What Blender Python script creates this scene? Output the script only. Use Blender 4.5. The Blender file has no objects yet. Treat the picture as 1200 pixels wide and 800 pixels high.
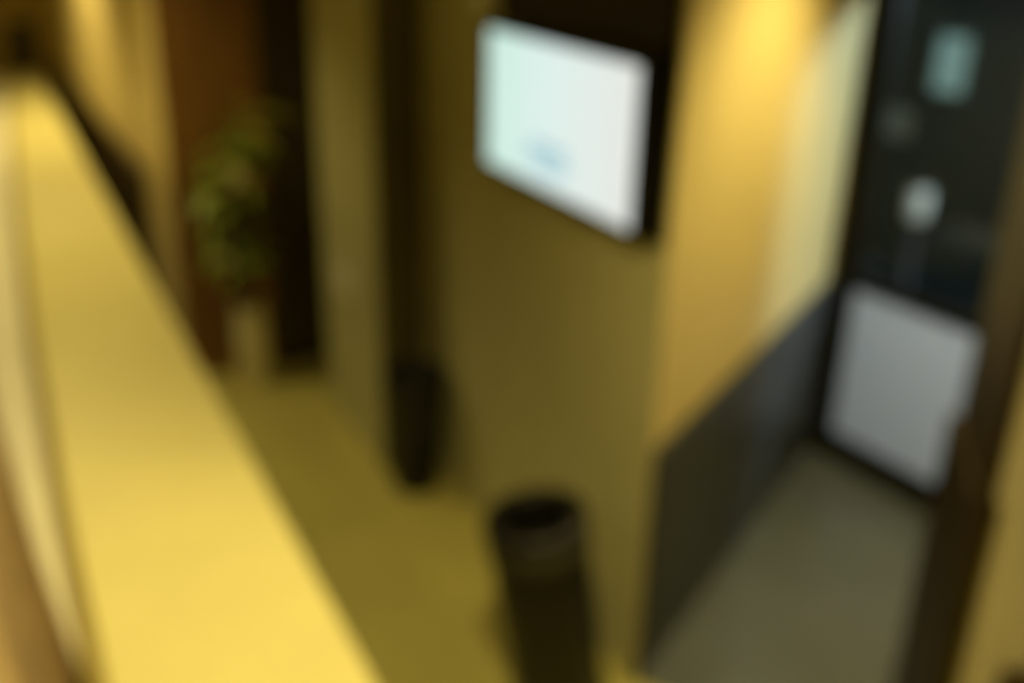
import bpy, bmesh, math, random
from mathutils import Matrix, Vector
random.seed(7)

# ---------------------------------------------------------------- camera, world, exposure
scene = bpy.context.scene
C = scene.collection
CAM_H = 2.75
cam_data = bpy.data.cameras.new('camera')
cam = bpy.data.objects.new('camera', cam_data)
C.objects.link(cam)
pitch, roll = math.radians(23.32), math.radians(1.4)
fwd = Vector((0, math.cos(pitch), -math.sin(pitch)))
rgt = Vector((1, 0, 0)); up = rgt.cross(fwd)
r2 = rgt * math.cos(roll) + up * math.sin(roll)
u2 = up * math.cos(roll) - rgt * math.sin(roll)
m = Matrix((r2, u2, -fwd)).transposed().to_4x4()
m.translation = (0, 0, CAM_H)
cam.matrix_world = m
cam_data.sensor_width = 36
cam_data.lens = 36.18
cam_data.clip_start = 0.02
# the photograph is out of focus throughout: the lens is focused far too near
cam_data.dof.use_dof = True
cam_data.dof.focus_distance = 0.35
cam_data.dof.aperture_fstop = 36.18 / 12.0
scene.camera = cam

world = bpy.data.worlds.new('night_sky')
scene.world = world
world.use_nodes = True
world.node_tree.nodes['Background'].inputs['Color'].default_value = (0.30, 0.38, 0.42, 1)
world.node_tree.nodes['Background'].inputs['Strength'].default_value = 0.05

vs = scene.view_settings
vs.view_transform = 'Standard'; vs.look = 'None'; vs.exposure = 0.0; vs.gamma = 1.0
vs.use_curve_mapping = False

WARM = (1.0, 0.815, 0.325)
COOL = (0.67, 0.76, 1.0)

# ---------------------------------------------------------------- materials
def mat(name, col, rough=0.6, metal=0.0, var=0.08, scale=6.0, bump=0.0, spec=0.4, emit=None, emit_s=0.0, stretch=None):
    M = bpy.data.materials.new(name); M.use_nodes = True
    nt = M.node_tree; b = nt.nodes['Principled BSDF']
    b.inputs['Roughness'].default_value = rough
    b.inputs['Metallic'].default_value = metal
    b.inputs['Specular IOR Level'].default_value = spec
    tc = nt.nodes.new('ShaderNodeTexCoord'); nz = nt.nodes.new('ShaderNodeTexNoise')
    nz.inputs['Scale'].default_value = scale; nz.inputs['Detail'].default_value = 4
    src = tc.outputs['Object']
    if stretch:
        mp = nt.nodes.new('ShaderNodeMapping'); mp.inputs['Scale'].default_value = stretch
        nt.links.new(src, mp.inputs['Vector']); src = mp.outputs['Vector']
    nt.links.new(src, nz.inputs['Vector'])
    rp = nt.nodes.new('ShaderNodeValToRGB')
    rp.color_ramp.elements[0].position = 0.3; rp.color_ramp.elements[1].position = 0.7
    rp.color_ramp.elements[0].color = (*[c * (1 - var) for c in col], 1)
    rp.color_ramp.elements[1].color = (*[min(1, c * (1 + var)) for c in col], 1)
    nt.links.new(nz.outputs['Fac'], rp.inputs['Fac'])
    nt.links.new(rp.outputs['Color'], b.inputs['Base Color'])
    if bump:
        bp = nt.nodes.new('ShaderNodeBump'); bp.inputs['Strength'].default_value = bump
        nt.links.new(nz.outputs['Fac'], bp.inputs['Height']); nt.links.new(bp.outputs['Normal'], b.inputs['Normal'])
    if emit:
        b.inputs['Emission Color'].default_value = (*emit, 1); b.inputs['Emission Strength'].default_value = emit_s
    return M

def glass_mat(name, tint, gloss=0.08):
    M = bpy.data.materials.new(name); M.use_nodes = True
    nt = M.node_tree; nt.nodes.clear()
    o = nt.nodes.new('ShaderNodeOutputMaterial'); mx = nt.nodes.new('ShaderNodeMixShader')
    t = nt.nodes.new('ShaderNodeBsdfTransparent'); g = nt.nodes.new('ShaderNodeBsdfGlossy')
    t.inputs['Color'].default_value = (*tint, 1); g.inputs['Roughness'].default_value = 0.03
    mx.inputs[0].default_value = gloss
    nt.links.new(t.outputs[0], mx.inputs[1]); nt.links.new(g.outputs[0], mx.inputs[2]); nt.links.new(mx.outputs[0], o.inputs[0])
    return M

def frosted_mat(name, col):
    M = bpy.data.materials.new(name); M.use_nodes = True
    nt = M.node_tree; nt.nodes.clear()
    o = nt.nodes.new('ShaderNodeOutputMaterial')
    t = nt.nodes.new('ShaderNodeBsdfTranslucent'); d = nt.nodes.new('ShaderNodeBsdfDiffuse')
    t.inputs['Color'].default_value = (*col, 1); d.inputs['Color'].default_value = (*[c * 0.8 for c in col], 1)
    mx = nt.nodes.new('ShaderNodeMixShader'); mx.inputs[0].default_value = 0.25
    nt.links.new(t.outputs[0], mx.inputs[1]); nt.links.new(d.outputs[0], mx.inputs[2]); nt.links.new(mx.outputs[0], o.inputs[0])
    return M

def screen_mat(name):
    # picture shown on the lit display: mint on the left fading to near white on the right
    M = bpy.data.materials.new(name); M.use_nodes = True
    nt = M.node_tree; nt.nodes.clear()
    o = nt.nodes.new('ShaderNodeOutputMaterial'); e = nt.nodes.new('ShaderNodeEmission')
    tc = nt.nodes.new('ShaderNodeTexCoord'); sp = nt.nodes.new('ShaderNodeSeparateXYZ'); rp = nt.nodes.new('ShaderNodeValToRGB')
    nt.links.new(tc.outputs['Generated'], sp.inputs[0]); nt.links.new(sp.outputs['X'], rp.inputs['Fac'])
    cr = rp.color_ramp
    cr.elements[0].position = 0.0; cr.elements[0].color = (0.60, 0.86, 0.74, 1)
    cr.elements[1].position = 1.0; cr.elements[1].color = (0.80, 0.82, 0.76, 1)
    k = cr.elements.new(0.45); k.color = (0.74, 0.88, 0.84, 1)
    nt.links.new(rp.outputs['Color'], e.inputs['Color']); e.inputs['Strength'].default_value = 1.0
    nt.links.new(e.outputs[0], o.inputs[0])
    return M

M = {}
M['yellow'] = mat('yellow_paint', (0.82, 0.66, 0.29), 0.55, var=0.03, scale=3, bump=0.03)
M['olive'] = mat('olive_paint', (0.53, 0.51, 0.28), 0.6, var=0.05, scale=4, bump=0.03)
M['tan'] = mat('tan_paint', (0.95, 0.88, 0.62), 0.6, var=0.05, scale=3, bump=0.03)
M['brownwall'] = mat('brown_wood_panel', (0.22, 0.105, 0.022), 0.5, var=0.25, scale=3, stretch=(6, 6, 0.6))
M['darkwood'] = mat('dark_brown_wood', (0.075, 0.048, 0.014), 0.5, var=0.25, scale=4, stretch=(6, 6, 0.6))
M['wainscot'] = mat('charcoal_panel', (0.052, 0.056, 0.058), 0.42, var=0.1, scale=5)
M['wainbrown'] = mat('brown_panel', (0.075, 0.048, 0.012), 0.45, var=0.15, scale=5)
M['darktrim'] = mat('blackish_brown_trim', (0.030, 0.019, 0.005), 0.5, var=0.15, scale=5)
M['nook'] = mat('shaded_nook_olive', (0.13, 0.105, 0.03), 0.55, var=0.15, scale=4, stretch=(6, 6, 0.6))  # shade of the unlit nook face put into the base colour
M['alcovedoor'] = mat('very_dark_wood', (0.045, 0.032, 0.008), 0.5, var=0.2, scale=4, stretch=(6, 6, 0.6))
M['floor'] = mat('floor_stone', (0.51, 0.455, 0.145), 0.32, var=0.06, scale=2.5, spec=0.4)
M['entrance'] = mat('entrance_grey_tile', (0.13, 0.145, 0.155), 0.26, var=0.08, scale=3, spec=0.45)
M['ceiling'] = mat('ceiling_paint', (0.75, 0.70, 0.58), 0.8, var=0.02)
M['counter'] = mat('cream_laminate', (0.88, 0.78, 0.33), 0.42, var=0.03, scale=4)
M['countertrim'] = mat('olive_trim', (0.33, 0.25, 0.07), 0.5, var=0.05)
M['ledge'] = mat('pale_ledge', (0.92, 0.86, 0.66), 0.5, var=0.03)
M['desk'] = mat('brown_desk_wood', (0.66, 0.48, 0.25), 0.45, var=0.12, scale=4, stretch=(1, 6, 1))
M['black'] = mat('black_plastic', (0.007, 0.006, 0.004), 0.45, var=0.1)
M['blackmetal'] = mat('black_metal', (0.014, 0.012, 0.008), 0.45, metal=0.2, var=0.1)
M['rim'] = mat('reflection_band_metal', (0.05, 0.042, 0.02), 0.5, metal=0.2, var=0.2)
M['frame'] = mat('black_door_frame', (0.015, 0.014, 0.009), 0.4, var=0.1)
M['glass'] = glass_mat('clear_door_glass', (0.88, 0.94, 0.92), 0.012)
M['frost'] = frosted_mat('frosted_glass', (0.82, 0.82, 0.76))
M['screen'] = screen_mat('lit_screen')
M['bluetext'] = mat('screen_blue', (0.02, 0.03, 0.03), 0.5, emit=(0.36, 0.62, 0.70), emit_s=0.9)
M['white'] = mat('white_plastic', (0.92, 0.90, 0.80), 0.5, var=0.03)
M['vase'] = mat('cream_ceramic', (0.88, 0.80, 0.48), 0.4, var=0.06)
M['soil'] = mat('soil', (0.04, 0.03, 0.015), 0.9, var=0.3, scale=30)
M['leaf'] = mat('green_leaf', (0.22, 0.30, 0.045), 0.45, var=0.25, scale=9)
M['leaf2'] = mat('olive_leaf', (0.22, 0.20, 0.03), 0.45, var=0.25, scale=9)
M['stem'] = mat('brown_stem', (0.12, 0.08, 0.03), 0.7, var=0.2)
M['steel'] = mat('steel', (0.5, 0.48, 0.42), 0.35, metal=0.9, var=0.05)
M['pavement'] = mat('dark_pavement', (0.026, 0.03, 0.03), 0.8, var=0.15, scale=3)
M['facade'] = mat('dark_facade', (0.012, 0.016, 0.014), 0.85, var=0.15, scale=2)
M['hedge'] = mat('blue_grey_planter', (0.035, 0.046, 0.047), 0.7, var=0.1)
M['lampglow'] = mat('lamp_glow', (0.8, 0.7, 0.5), 0.5, emit=(1.0, 0.86, 0.55), emit_s=3.0)
M['bollardglow'] = mat('bollard_glow', (0.7, 0.66, 0.55), 0.5, emit=(1.0, 0.92, 0.74), emit_s=0.13)
M['winglow'] = mat('lit_window_glass', (0.2, 0.25, 0.24), 0.3, emit=(0.62, 0.95, 0.86), emit_s=0.22)
M['windim'] = mat('dim_window_glass', (0.2, 0.2, 0.16), 0.3, emit=(0.9, 0.9, 0.7), emit_s=0.03)

# ---------------------------------------------------------------- mesh helpers
def obj(name, bm, m, parent=None, smooth=False, bevel=0.0):
    me = bpy.data.meshes.new(name)
    bmesh.ops.recalc_face_normals(bm, faces=bm.faces[:])
    bm.to_mesh(me); bm.free()
    if smooth:
        for p in me.polygons: p.use_smooth = True
    o = bpy.data.objects.new(name, me); C.objects.link(o)
    if m is not None: me.materials.append(M[m])
    if parent is not None: o.parent = parent
    if bevel:
        bv = o.modifiers.new('bevel', 'BEVEL'); bv.width = bevel; bv.segments = 2; bv.limit_method = 'ANGLE'
    return o

def empty(name, loc, rz=0.0):
    o = bpy.data.objects.new(name, None); C.objects.link(o)
    o.location = loc; o.rotation_euler = (0, 0, rz); o.empty_display_size = 0.1
    return o

def tag(o, label, cat, group=None):
    o['label'] = label; o['category'] = cat
    if group: o['group'] = group
    return o

def struct(o):
    o['kind'] = 'structure'; return o

def prism(poly, z0, z1, bm=None):
    bm = bm or bmesh.new()
    lo = [bm.verts.new((x, y, z0)) for x, y in poly]; hi = [bm.verts.new((x, y, z1)) for x, y in poly]
    bm.faces.new(lo[::-1]); bm.faces.new(hi)
    n = len(poly)
    for i in range(n):
        j = (i + 1) % n
        bm.faces.new((lo[i], lo[j], hi[j], hi[i]))
    return bm

def box(x0, x1, y0, y1, z0, z1, bm=None):
    return prism([(x0, y0), (x1, y0), (x1, y1), (x0, y1)], z0, z1, bm)

def lathe(prof, seg=32, bm=None, cx=0, cy=0):
    bm = bm or bmesh.new()
    rings = []
    for r, z in prof:
        if r < 1e-6: rings.append([bm.verts.new((cx, cy, z))])
        else: rings.append([bm.verts.new((cx + r * math.cos(2 * math.pi * i / seg), cy + r * math.sin(2 * math.pi * i / seg), z)) for i in range(seg)])
    for a, b in zip(rings, rings[1:]):
        for i in range(seg):
            j = (i + 1) % seg
            if len(a) == 1 and len(b) == 1: continue
            if len(a) == 1: bm.faces.new((a[0], b[j], b[i]))
            elif len(b) == 1: bm.faces.new((a[i], a[j], b[0]))
            else: bm.faces.new((a[i], a[j], b[j], b[i]))
    return bm

def tube(pts, rad, seg=8, bm=None):
    bm = bm or bmesh.new()
    rings = []
    for i, p in enumerate(pts):
        p = Vector(p); a = Vector(pts[max(0, i - 1)]); b = Vector(pts[min(len(pts) - 1, i + 1)])
        d = (b - a).normalized()
        s = d.orthogonal().normalized(); t = d.cross(s)
        r = rad[i] if isinstance(rad, (list, tuple)) else rad
        rings.append([bm.verts.new(p + (s * math.cos(2 * math.pi * k / seg) + t * math.sin(2 * math.pi * k / seg)) * r) for k in range(seg)])
    for a, b in zip(rings, rings[1:]):
        for k in range(seg):
            bm.faces.new((a[k], a[(k + 1) % seg], b[(k + 1) % seg], b[k]))
    bm.faces.new(rings[0][::-1]); bm.faces.new(rings[-1])
    return bm

def along(P, Q):
    """Angle whose local +x runs from P to Q on plan."""
    return math.atan2(Q[1] - P[1], Q[0] - P[0])

# ---------------------------------------------------------------- plan of the place (metres)
K = (0.49, 3.11)        # sharp corner between the screen wall and the yellow wall
L = (-0.449, 4.876)     # far end of the screen wall
S = (-0.65, 4.65)       # near corner of the plain wall beyond the nook
T = (-1.06, 5.44)       # its far corner
V = (-1.97, 5.72)       # corner between alcove and the long yellow wall
W = (-4.88, 10.97)      # far end of the long yellow wall
G = (1.66, 5.06)        # corner by the glass door
DE = (2.19, 4.238)      # other jamb of the glass door
ZC = 3.05               # ceiling

floor = struct(obj('floor', prism([(-8, -1.5), (4, -1.5), (4, 1.43), (-3.46, 13), (-8, 13)], -0.1, 0), 'floor'))
struct(obj('floor_entrance', prism([(0.50, 3.12), (1.37, 2.62), (2.30, 4.20), (1.66, 5.06)], 0.0, 0.006), 'entrance'))
ceil = struct(obj('ceiling', prism([(-8, -1.5), (4, -1.5), (4, 1.43), (-3.46, 13), (-8, 13)], ZC, ZC + 0.1), 'ceiling'))
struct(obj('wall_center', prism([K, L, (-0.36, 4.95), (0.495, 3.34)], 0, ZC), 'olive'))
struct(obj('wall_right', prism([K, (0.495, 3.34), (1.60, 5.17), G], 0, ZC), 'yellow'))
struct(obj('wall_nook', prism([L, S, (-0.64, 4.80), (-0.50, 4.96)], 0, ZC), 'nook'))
struct(obj('wall_passage', prism([S, T, (-0.97, 5.50), (-0.64, 4.80)], 0, ZC), 'olive'))
struct(obj('wall_alcove', prism([V, (-1.90, 5.83), (-0.50, 6.42), (-0.46, 6.36)], 0, ZC), 'brownwall'))
struct(obj('wall_left', prism([V, W, (-4.79, 11.03), (-1.90, 5.83)], 0, ZC), 'yellow'))
struct(obj('wall_closing', prism([(-1.06, 5.44), (-0.97, 5.50), (-0.46, 6.36), (-0.60, 6.33)], 0, ZC), 'olive'))
struct(obj('wall_far', prism([(-8, 10.97), W, (-4.79, 11.10), (-8, 11.10)], 0, ZC), 'yellow'))
struct(obj('wall_back', box(-8, 4, -1.5, -1.4, 0, ZC), 'yellow'))
struct(obj('wall_office', box(-8, -7.9, -1.4, 10.97, 0, ZC), 'tan'))

# near corner of wall on the right: lit end and shaded side
N = (1.425, 2.61); NF = (1.55, 3.12)
struct(obj('wall_near', prism([N, (3.95, 2.05), (3.95, 2.20), NF], 0, ZC), 'tan'))
struct(obj('wall_side', box(3.95, 4.05, -1.4, 2.2, 0, ZC), 'tan'))
struct(obj('wall_entrance', prism([(2.23, 4.18), (3.95, 1.50), (4.05, 1.56), (2.32, 4.24)], 0, ZC), 'tan'))
struct(obj('shade_cladding', prism([(1.405, 2.62), (1.428, 2.60), (1.56, 3.13), (1.535, 3.14)], 0, ZC), 'darktrim', bevel=0.004))  # dark full-height facing, the side's shade painted into its colour
struct(obj('trim_5', prism([(1.385, 2.63), (1.435, 2.585), (1.56, 3.15), (1.505, 3.16)], 0, 1.16), 'darktrim', bevel=0.006))

# dark boards on the lower part of the walls
def board(name, P, Q, t, z1, m, cap=True):
    a = along(P, Q); d = math.hypot(Q[0] - P[0], Q[1] - P[1])
    o = obj(name, box(0, d, -t, 0.0, 0, z1), m); o.location = (P[0], P[1], 0); o.rotation_euler.z = a
    struct(o)
    if cap:
        obj('cap_rail', box(0, d, -t - 0.012, 0.0, z1 - 0.03, z1 + 0.015), m, o, bevel=0.004)
    n = max(1, round(d / 0.75))
    for i in range(n):          # framed panels standing a little proud of the board
        w = d / n
        obj('panel', box(i * w + 0.05, (i + 1) * w - 0.05, -t - 0.008, -t + 0.002, 0.14, z1 - 0.10), m, o, bevel=0.004)
    obj('plinth', box(0, d, -t - 0.010, 0, 0, 0.09), m, o, bevel=0.003)
    return o
board('trim_1', (0.50, 3.13), (1.64, 5.03), 0.018, 0.99, 'wainscot')
# along the long yellow wall the board starts a little way in from the corner
x0 = (V[0] + (W[0] - V[0]) * 0.14, V[1] + (W[1] - V[1]) * 0.14)
a = along(x0, W); d = math.hypot(W[0] - x0[0], W[1] - x0[1])
t2 = struct(obj('trim_2', box(0, d, 0.0, 0.02, 0, 1.09), 'wainbrown')); t2.location = (x0[0], x0[1], 0); t2.rotation_euler.z = a
obj('cap_rail', box(0, d, 0.0, 0.035, 1.06, 1.105), 'wainbrown', t2, bevel=0.004)
for i in range(7):
    w = d / 7
    obj('panel', box(i * w + 0.05, (i + 1) * w - 0.05, 0.018, 0.03, 0.14, 0.98), 'wainbrown', t2, bevel=0.004)

# ---------------------------------------------------------------- glass entrance door
da = along(G, DE); dl = math.hypot(DE[0] - G[0], DE[1] - G[1])
door = empty('door_1', (G[0], G[1], 0), da); struct(door)
DH = 2.55
def dbox(name, x0, x1, z0, z1, m, y0=-0.035, y1=0.035, parent=door, bevel=0.004):
    return obj(name, box(x0, x1, y0, y1, z0, z1), m, parent, bevel=bevel)
dbox('frame', -0.02, 0.045, 0, DH, 'frame', -0.05, 0.06)
dbox('frame', dl - 0.045, dl + 0.05, 0, DH, 'frame', -0.05, 0.06)
dbox('frame', -0.02, dl + 0.05, DH, DH + 0.07, 'frame', -0.05, 0.06)
dbox('header', -0.02, dl + 0.05, DH + 0.07, ZC, 'frame', -0.03, 0.04)
dbox('threshold', 0.045, dl - 0.045, 0, 0.02, 'frame', -0.05, 0.06)
dbox('stile', 0.05, 0.15, 0.025, DH - 0.01, 'frame', -0.022, 0.022)
dbox('stile', dl - 0.12, dl - 0.05, 0.025, DH - 0.01, 'frame', -0.022, 0.022)
dbox('rail', 0.15, dl - 0.12, 0.025, 0.15, 'frame', -0.022, 0.022)
dbox('rail', 0.15, dl - 0.12, 0.97, 1.04, 'frame', -0.022, 0.022)
dbox('rail', 0.15, dl - 0.12, DH - 0.11, DH - 0.01, 'frame', -0.022, 0.022)
dbox('pane', 0.15, dl - 0.12, 1.04, DH - 0.11, 'glass', -0.004, 0.004, bevel=0)
fp = dbox('pane', 0.15, dl - 0.12, 0.15, 0.97, 'frost', -0.004, 0.004, bevel=0)
fp['label'] = 'frosted pale grey lower pane'
hb = obj('handle', tube([(0.10, -0.07, 0.92), (0.10, -0.07, 1.32)], 0.012, 10), 'blackmetal', door)
obj('bracket', box(0.09, 0.11, -0.07, -0.02, 0.96, 0.98), 'blackmetal', hb)
obj('bracket', box(0.09, 0.11, -0.07, -0.02, 1.26, 1.28), 'blackmetal', hb)

# ---------------------------------------------------------------- outside the glass door (night)
struct(obj('ground_outside', prism([(4, 1.43), (9, 1.43), (9, 14), (-3.46, 14), (-3.46, 13)], -0.12, -0.02), 'pavement'))
fac = empty('building', (3.10, 8.35, 0), da)
tag(fac, 'dark building front with lit and dim windows beyond the glass door', 'building')
obj('wall', box(-2.5, 3.0, 0.02, 0.3, -0.02, 5.0), 'facade', fac)
def fwin(cx, cz, w, h, m):
    f = bmesh.new()
    box(cx - w / 2 - .04, cx + w / 2 + .04, -0.02, 0.02, cz - h / 2 - .04, cz - h / 2, f)
    box(cx - w / 2 - .04, cx + w / 2 + .04, -0.02, 0.02, cz + h / 2, cz + h / 2 + .04, f)
    box(cx - w / 2 - .04, cx - w / 2, -0.02, 0.02, cz - h / 2, cz + h / 2, f)
    box(cx + w / 2, cx + w / 2 + .04, -0.02, 0.02, cz - h / 2, cz + h / 2, f)
    o = obj('window', f, 'facade', fac)
    obj('pane', box(cx - w / 2, cx + w / 2, 0.0, 0.015, cz - h / 2, cz + h / 2), m, o)
fwin(-0.02, 1.15, 0.24, 0.24, 'windim')
fwin(0.36, 1.66, 0.28, 0.42, 'winglow')

bo = empty('bollard_lamp', (2.70, 6.72, -0.02))
tag(bo, 'low bollard lamp with pale glowing head outside the glass door', 'lamp')
obj('post', lathe([(0.0, 0), (0.07, 0), (0.07, 0.02), (0.04, 0.03), (0.04, 0.84), (0, 0.84)], 16), 'blackmetal', bo, True)
obj('lamp_head', lathe([(0.0, 0.84), (0.055, 0.84), (0.07, 0.90), (0.07, 1.03), (0.05, 1.07), (0, 1.08)], 16), 'bollardglow', bo, True)
obj('lamp_cap', lathe([(0.0, 1.08), (0.075, 1.07), (0.06, 1.10), (0, 1.12)], 16), 'blackmetal', bo, True)

pl = empty('planter_trough', (3.15, 7.05, -0.02), da)
tag(pl, 'long blue grey planter trough outside behind the bollard lamp', 'planter')
obj('trough', box(-0.10, 1.2, -0.2, 0.2, 0, 0.62), 'hedge', pl, bevel=0.015)
obj('rim', box(-0.12, 1.22, -0.22, 0.22, 0.62, 0.67), 'hedge', pl, bevel=0.01)
obj('soil', box(-0.08, 1.18, -0.18, 0.18, 0.665, 0.68), 'soil', pl)

# street lamp beyond the door, right of the view: the cool light falling through the panes
pa = empty('street_lamp', (4.0, 4.78, -0.02), da)
tag(pa, 'tall street lamp on the pavement outside the glass door', 'lamp')
obj('post', lathe([(0, 0), (0.10, 0), (0.10, 0.05), (0.05, 0.10), (0.035, 3.3), (0, 3.3)], 16), 'blackmetal', pa, True)
obj('lamp_head', lathe([(0, 3.28), (0.06, 3.28), (0.20, 3.36), (0.18, 3.42), (0, 3.46)], 20), 'blackmetal', pa, True)
obj('globe', lathe([(0, 2.66)] + [(0.31 * math.sin(math.pi * k / 10), 2.97 - 0.31 * math.cos(math.pi * k / 10)) for k in range(1, 10)] + [(0, 3.28)], 20), 'glass', pa, True)

# ---------------------------------------------------------------- display on the screen wall
ta = along(K, L)
def on_wall(s, z, off=0.0):
    dx, dy = math.cos(ta), math.sin(ta)
    return (K[0] + dx * s - dy * off, K[1] + dy * s + dx * off, z)
# local +x runs from the far end to the near corner so that left in the photo is -x
tv = empty('wall_display', on_wall(0.63, 2.035, 0.0), ta + math.pi)
tag(tv, 'bright white flat screen display on the olive wall', 'screen')
obj('shade_panel', box(-0.54, 0.61, -0.03, -0.002, -0.29, 0.70), 'black', tv, bevel=0.004)  # black sheet standing in for the shaded wall beside the display, carried on above
obj('casing', box(-0.535, 0.56, -0.075, -0.03, -0.275, 0.285), 'black', tv, bevel=0.008)
bz = bmesh.new()
box(-0.535, 0.56, -0.080, -0.070, -0.275, -0.257, bz); box(-0.535, 0.56, -0.080, -0.070, 0.257, 0.285, bz)
box(-0.535, -0.515, -0.080, -0.070, -0.257, 0.257, bz); box(0.515, 0.56, -0.080, -0.070, -0.257, 0.257, bz)
obj('bezel', bz, 'black', tv)
scr = obj('screen', box(-0.515, 0.515, -0.079, -0.0755, -0.257, 0.257), 'screen', tv)
scr['label'] = 'glowing white and mint picture'
for (a0, a1, b0, b1) in ((-0.16, 0.10, -0.125, -0.095), (-0.20, 0.13, -0.165, -0.140), (-0.12, 0.07, -0.198, -0.180)):
    obj('graphic', box(a0, a1, -0.0805, -0.079, b0, b1), 'bluetext', scr)

sn = empty('wall_sensor', on_wall(1.30, 2.38, 0.0), ta + math.pi)
tag(sn, 'small white sensor box on the wall above the screen', 'sensor')
obj('housing', box(-0.05, 0.05, -0.05, 0, -0.03, 0.05), 'white', sn, bevel=0.012)
obj('lens', lathe([(0, -0.034), (0.02, -0.034), (0.025, -0.028), (0.0, -0.028)], 16), 'black', sn)

# ---------------------------------------------------------------- light switch on passage wall
pa_ = along(S, T)
sw = empty('light_switch', (S[0] + math.cos(pa_) * 0.52, S[1] + math.sin(pa_) * 0.52, 0.87), pa_ + math.pi)
tag(sw, 'small pale switch plate on the olive wall right of the plant', 'switch')
obj('plate', box(-0.06, 0.06, -0.014, 0, -0.075, 0.075), 'white', sw, bevel=0.004)
obj('rocker', box(-0.028, 0.028, -0.021, -0.012, -0.045, 0.045), 'white', sw, bevel=0.003)

# ---------------------------------------------------------------- dark door in the alcove
aa = along(V, (-0.46, 6.36))
d2 = empty('door_2', (-1.46, 5.936, 0), aa); struct(d2)
obj('leaf', box(0.05, 0.82, -0.03, 0.0, 0.01, 2.3), 'alcovedoor', d2, bevel=0.004)
obj('frame', box(-0.02, 0.05, -0.045, 0, 0, 2.37), 'alcovedoor', d2, bevel=0.004)
obj('frame', box(0.82, 0.89, -0.045, 0, 0, 2.37), 'alcovedoor', d2, bevel=0.004)
obj('frame', box(0.05, 0.82, -0.045, 0, 2.3, 2.37), 'alcovedoor', d2, bevel=0.004)
obj('panel', box(0.15, 0.72, -0.038, -0.028, 0.2, 0.95), 'alcovedoor', d2, bevel=0.006)
obj('panel', box(0.15, 0.72, -0.038, -0.028, 1.1, 2.15), 'alcovedoor', d2, bevel=0.006)
obj('knob', lathe([(0, 0), (0.02, 0.0), (0.025, 0.02), (0, 0.035)], 12), 'steel', d2).matrix_local = Matrix.Translation((0.73, -0.03, 1.0)) @ Matrix.Rotation(math.pi / 2, 4, 'X')

# ---------------------------------------------------------------- plant in tall vase
pt = empty('potted_plant', (-1.555, 5.64, 0))
tag(pt, 'leafy green plant in a tall cream vase in the brown alcove', 'plant')
obj('vase', lathe([(0, 0), (0.075, 0), (0.082, 0.02), (0.10, 0.28), (0.092, 0.44), (0.085, 0.51), (0.095, 0.53), (0.082, 0.53), (0.072, 0.49), (0, 0.49)], 28), 'vase', pt, True)
obj('soil', lathe([(0.0, 0.50), (0.074, 0.498), (0.074, 0.49), (0, 0.49)], 20), 'soil', pt)
leaf_me = []
for q in range(3):
    bm = bmesh.new(); rows = []
    Lf, wd = (0.24, 0.30, 0.20)[q], (0.062, 0.066, 0.064)[q]
    for i in range(7):
        t = i / 6; w = wd * math.sin(math.pi * min(1, t * 0.92 + 0.06)) ** 0.8
        zb = 0.10 * t - 0.22 * t * t
        rows.append((bm.verts.new((Lf * t, -w, zb + 0.012)), bm.verts.new((Lf * t, 0, zb)), bm.verts.new((Lf * t, w, zb + 0.012))))
    for ra, rb in zip(rows, rows[1:]):
        bm.faces.new((ra[0], ra[1], rb[1], rb[0])); bm.faces.new((ra[1], ra[2], rb[2], rb[1]))
    me = bpy.data.meshes.new('leaf'); bm.to_mesh(me); bm.free()
    me.materials.append(M['leaf2' if q == 1 else 'leaf'])
    for p in me.polygons: p.use_smooth = True
    leaf_me.append(me)
for k in range(4):
    ang = k * 1.6 + 0.4; top = (1.66, 1.45, 1.22, 1.58)[k]; sp = (0.05, 0.13, 0.14, 0.10)[k]
    pts = [(0.02 * math.cos(ang), 0.02 * math.sin(ang), 0.44)]
    for i in range(1, 6):
        t = i / 5
        pts.append((math.cos(ang) * (0.02 + sp * t * t), math.sin(ang) * (0.02 + sp * t * t) * 0.5, 0.44 + (top - 0.44) * t))
    obj('stem', tube(pts, [0.012 - 0.0015 * i for i in range(6)], 7), 'stem', pt, True)
    n = 24
    for i in range(n):
        t = 0.32 + 0.68 * i / (n - 1); j = min(4, int(t * 5)); u = t * 5 - j
        p = Vector(pts[j]).lerp(Vector(pts[j + 1]), u)
        o = bpy.data.objects.new('leaf', leaf_me[random.randrange(3)]); C.objects.link(o); o.parent = pt
        o.location = p
        az = i * 2.4 + k
        o.rotation_euler = (random.uniform(-.3, .3), random.uniform(-0.7, 0.25), az)
        s = random.uniform(0.65, 0.95)
        if math.sin(az) > 0.3: s *= 0.55          # shorter towards the wall behind
        o.scale = (s, s, s)

# ---------------------------------------------------------------- small bin in the nook
nb = empty('waste_basket', (-0.47, 4.525, 0))
tag(nb, 'short black waste basket in the nook left of the screen wall', 'basket')
obj('body', lathe([(0, 0), (0.115, 0), (0.148, 0.60), (0.154, 0.62), (0.144, 0.62), (0.11, 0.02), (0, 0.02)], 28), 'black', nb, True)
obj('rim', lathe([(0.144, 0.605), (0.157, 0.605), (0.159, 0.63), (0.144, 0.63), (0.144, 0.605)], 28), 'blackmetal', nb, True)

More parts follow.
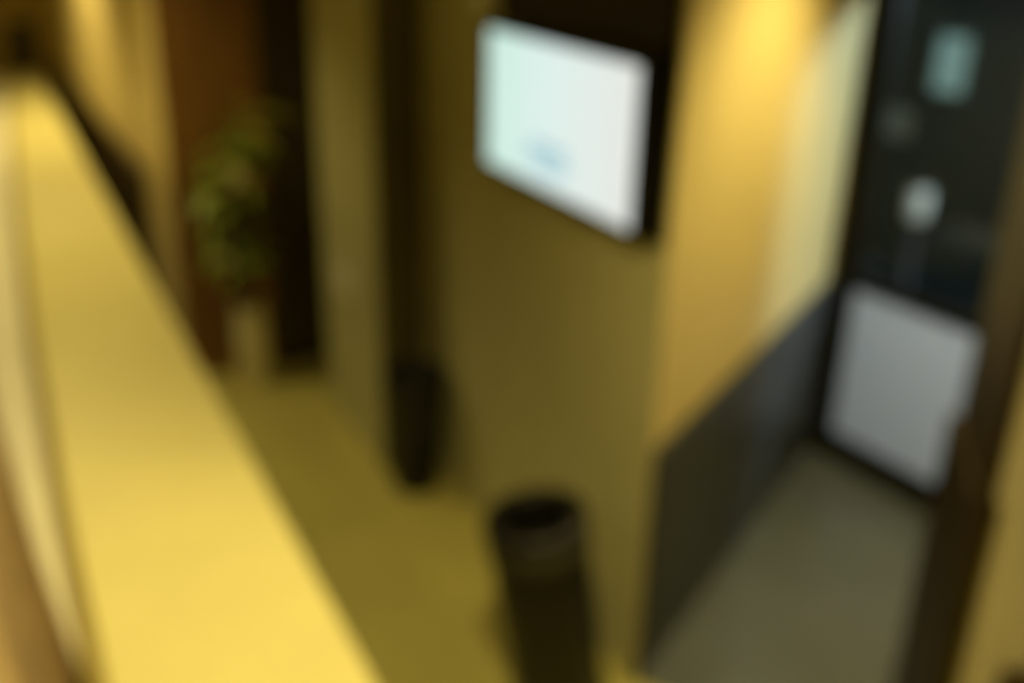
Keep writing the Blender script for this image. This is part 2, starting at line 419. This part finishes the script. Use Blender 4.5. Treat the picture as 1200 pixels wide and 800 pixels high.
# ---------------------------------------------------------------- tall black bin before the screen wall
bn = empty('litter_bin', (0.215, 3.02, 0.024))
bn.rotation_euler = (0.0, math.radians(-9.0), 0)
bn.scale = (1.09, 1.09, 1.0)
tag(bn, 'tall black cylindrical litter bin in front of the screen wall', 'bin')
obj('body', lathe([(0, 0), (0.145, 0), (0.150, 0.02), (0.162, 0.70), (0.160, 0.72), (0.148, 0.72), (0.140, 0.03), (0, 0.03)], 40), 'black', bn, True)
obj('band', lathe([(0.160, 0.66), (0.168, 0.66), (0.168, 0.715), (0.160, 0.715), (0.160, 0.66)], 40), 'rim', bn, True)  # light reflection below the rim put in as a lighter band
obj('collar', lathe([(0.150, 0.72), (0.166, 0.72), (0.172, 0.76), (0.165, 0.785), (0.120, 0.79), (0.112, 0.775), (0.115, 0.70), (0.15, 0.72)], 40), 'black', bn, True)
obj('liner', lathe([(0.112, 0.77), (0.118, 0.60), (0.10, 0.40), (0, 0.38)], 32), 'blackmetal', bn, True)
obj('foot_ring', lathe([(0.13, 0), (0.156, 0), (0.156, 0.03), (0.13, 0.03), (0.13, 0)], 40), 'blackmetal', bn, True)

# ---------------------------------------------------------------- reception counter
ca = math.radians(90 + 27.8)       # counter runs along this heading
ct = empty('reception_counter', (-0.292, 1.843, 0), ca)
tag(ct, 'long reception counter with a broad cream yellow top', 'counter')
# local +x: away down the room, local +y: towards the staff side (left)
XL, XN = 9.3, -1.3
BK = [(XN, 0.545), (1.1, 0.545), (2.4, 0.525), (4.4, 0.46), (XL, 0.24)]      # staff-side edge, narrowing down the room
def strip(a, b, z0, z1):
    return prism([(x, y + a) for x, y in BK] + [(x, y + b) for x, y in BK[::-1]], z0, z1)
obj('counter_top', prism(BK + [(XL, 0.0), (XN, 0.0)], 1.06, 1.10), 'counter', ct, bevel=0.006)
obj('front_panel', box(XN, XL, 0.04, 0.07, 0.08, 1.06), 'darkwood', ct)
obj('kick_board', box(XN, XL, 0.08, 0.10, 0.0, 0.08), 'black', ct)
obj('back_panel', strip(-0.05, -0.02, 0.0, 1.06), 'desk', ct)
obj('back_trim', strip(0.0, 0.045, 1.05, 1.088), 'countertrim', ct, bevel=0.005)
lp = [(0.35, 0.59), (1.1, 0.59), (2.4, 0.57), (4.4, 0.505), (XL, 0.285), (XL, 0.75), (4.4, 0.76), (1.86, 0.705), (0.92, 0.645), (0.43, 0.60)]
obj('inner_ledge', prism(lp, 1.045, 1.08), 'ledge', ct, bevel=0.003)

dk = empty('work_desk', (-0.292, 1.843, 0), ca)
tag(dk, 'brown wooden work desk behind the reception counter', 'desk')
obj('desk_top', box(-1.0, 4.2, 0.62, 1.5, 0.72, 0.75), 'desk', dk, bevel=0.006)
for lx in (-0.9, 4.1):
    for ly in (0.68, 1.42):
        obj('leg', box(lx - 0.03, lx + 0.03, ly - 0.03, ly + 0.03, 0, 0.72), 'desk', dk)

sp = empty('speaker_box', (-4.78, 10.15, 1.10), ca)
tag(sp, 'small black speaker standing on the far end of the counter', 'speaker')
obj('cabinet', box(-0.10, 0.10, -0.11, 0.11, 0, 0.46), 'black', sp, bevel=0.01)
obj('woofer', lathe([(0, 0), (0.05, 0.002), (0.075, 0.012), (0.082, 0.006), (0.082, 0)], 24), 'blackmetal', sp, True).matrix_local = Matrix.Translation((-0.10, 0, 0.15)) @ Matrix.Rotation(-math.pi / 2, 4, 'Y')
obj('tweeter', lathe([(0, 0.008), (0.02, 0.004), (0.035, 0.006), (0.035, 0)], 20), 'blackmetal', sp, True).matrix_local = Matrix.Translation((-0.10, 0, 0.34)) @ Matrix.Rotation(-math.pi / 2, 4, 'Y')

# ---------------------------------------------------------------- small dark box low on the near wall
nx, ny = (3.95 - N[0]), (2.05 - N[1]); nl = math.hypot(nx, ny); na = math.atan2(ny, nx)
wb = empty('wall_box', (N[0] + nx / nl * 0.24, N[1] + ny / nl * 0.24, 0.27), na)
tag(wb, 'dark brown box low on the tan wall by the entrance', 'box')
obj('housing', box(-0.10, 0.12, -0.05, 0, 0.0, 0.30), 'wainbrown', wb, bevel=0.006)
obj('lid', box(-0.09, 0.11, -0.058, -0.048, 0.03, 0.27), 'wainbrown', wb, bevel=0.004)

# ---------------------------------------------------------------- ceiling downlights
def downlight(x, y, power, label, col=WARM, spot=110, radius=0.06, aim=None):
    d = empty('ceiling_downlight', (x, y, ZC))
    tag(d, label, 'ceiling light', 'warm ceiling downlights')
    obj('trim_ring', lathe([(0.075, -0.002), (0.10, -0.002), (0.10, -0.014), (0.075, -0.010), (0.075, -0.002)], 28), 'white', d, True)
    obj('diffuser', lathe([(0, -0.006), (0.075, -0.006), (0.075, -0.003), (0, -0.003)], 28), 'lampglow', d)
    ld = bpy.data.lights.new('downlight_bulb', 'SPOT'); ld.energy = power; ld.color = col
    ld.spot_size = math.radians(spot); ld.spot_blend = 0.8; ld.shadow_soft_size = radius
    lo = bpy.data.objects.new('downlight_bulb', ld); C.objects.link(lo); lo.parent = d; lo.location = (0, 0, -0.03)
    if aim: lo.rotation_euler = (Vector(aim) - Vector((x, y, ZC - 0.03))).to_track_quat('-Z', 'Y').to_euler()
    return d
downlight(-0.05, 1.75, 146, 'ceiling downlight above the near end of the counter', spot=135)
downlight(1.62, 3.35, 160, 'ceiling downlight in front of the yellow wall by the door', spot=105, radius=0.15, aim=(0.80, 3.72, 1.05))
downlight(-2.5, 4.9, 88, 'ceiling downlight over the middle of the counter', spot=130)
downlight(-3.6, 7.6, 145, 'ceiling downlight over the far end of the counter', spot=125)
downlight(-2.2, 2.3, 58, 'added ceiling downlight brightening the work desk behind the counter', spot=110)  # extra lamp added to brighten the desk and pale ledge

# bulb of the street lamp
ld = bpy.data.lights.new('street_bulb', 'POINT'); ld.shadow_soft_size = 0.28
ld.energy = 470; ld.color = COOL
lo = bpy.data.objects.new('street_bulb', ld); C.objects.link(lo); lo.parent = pa; lo.location = (0, 0, 2.97)
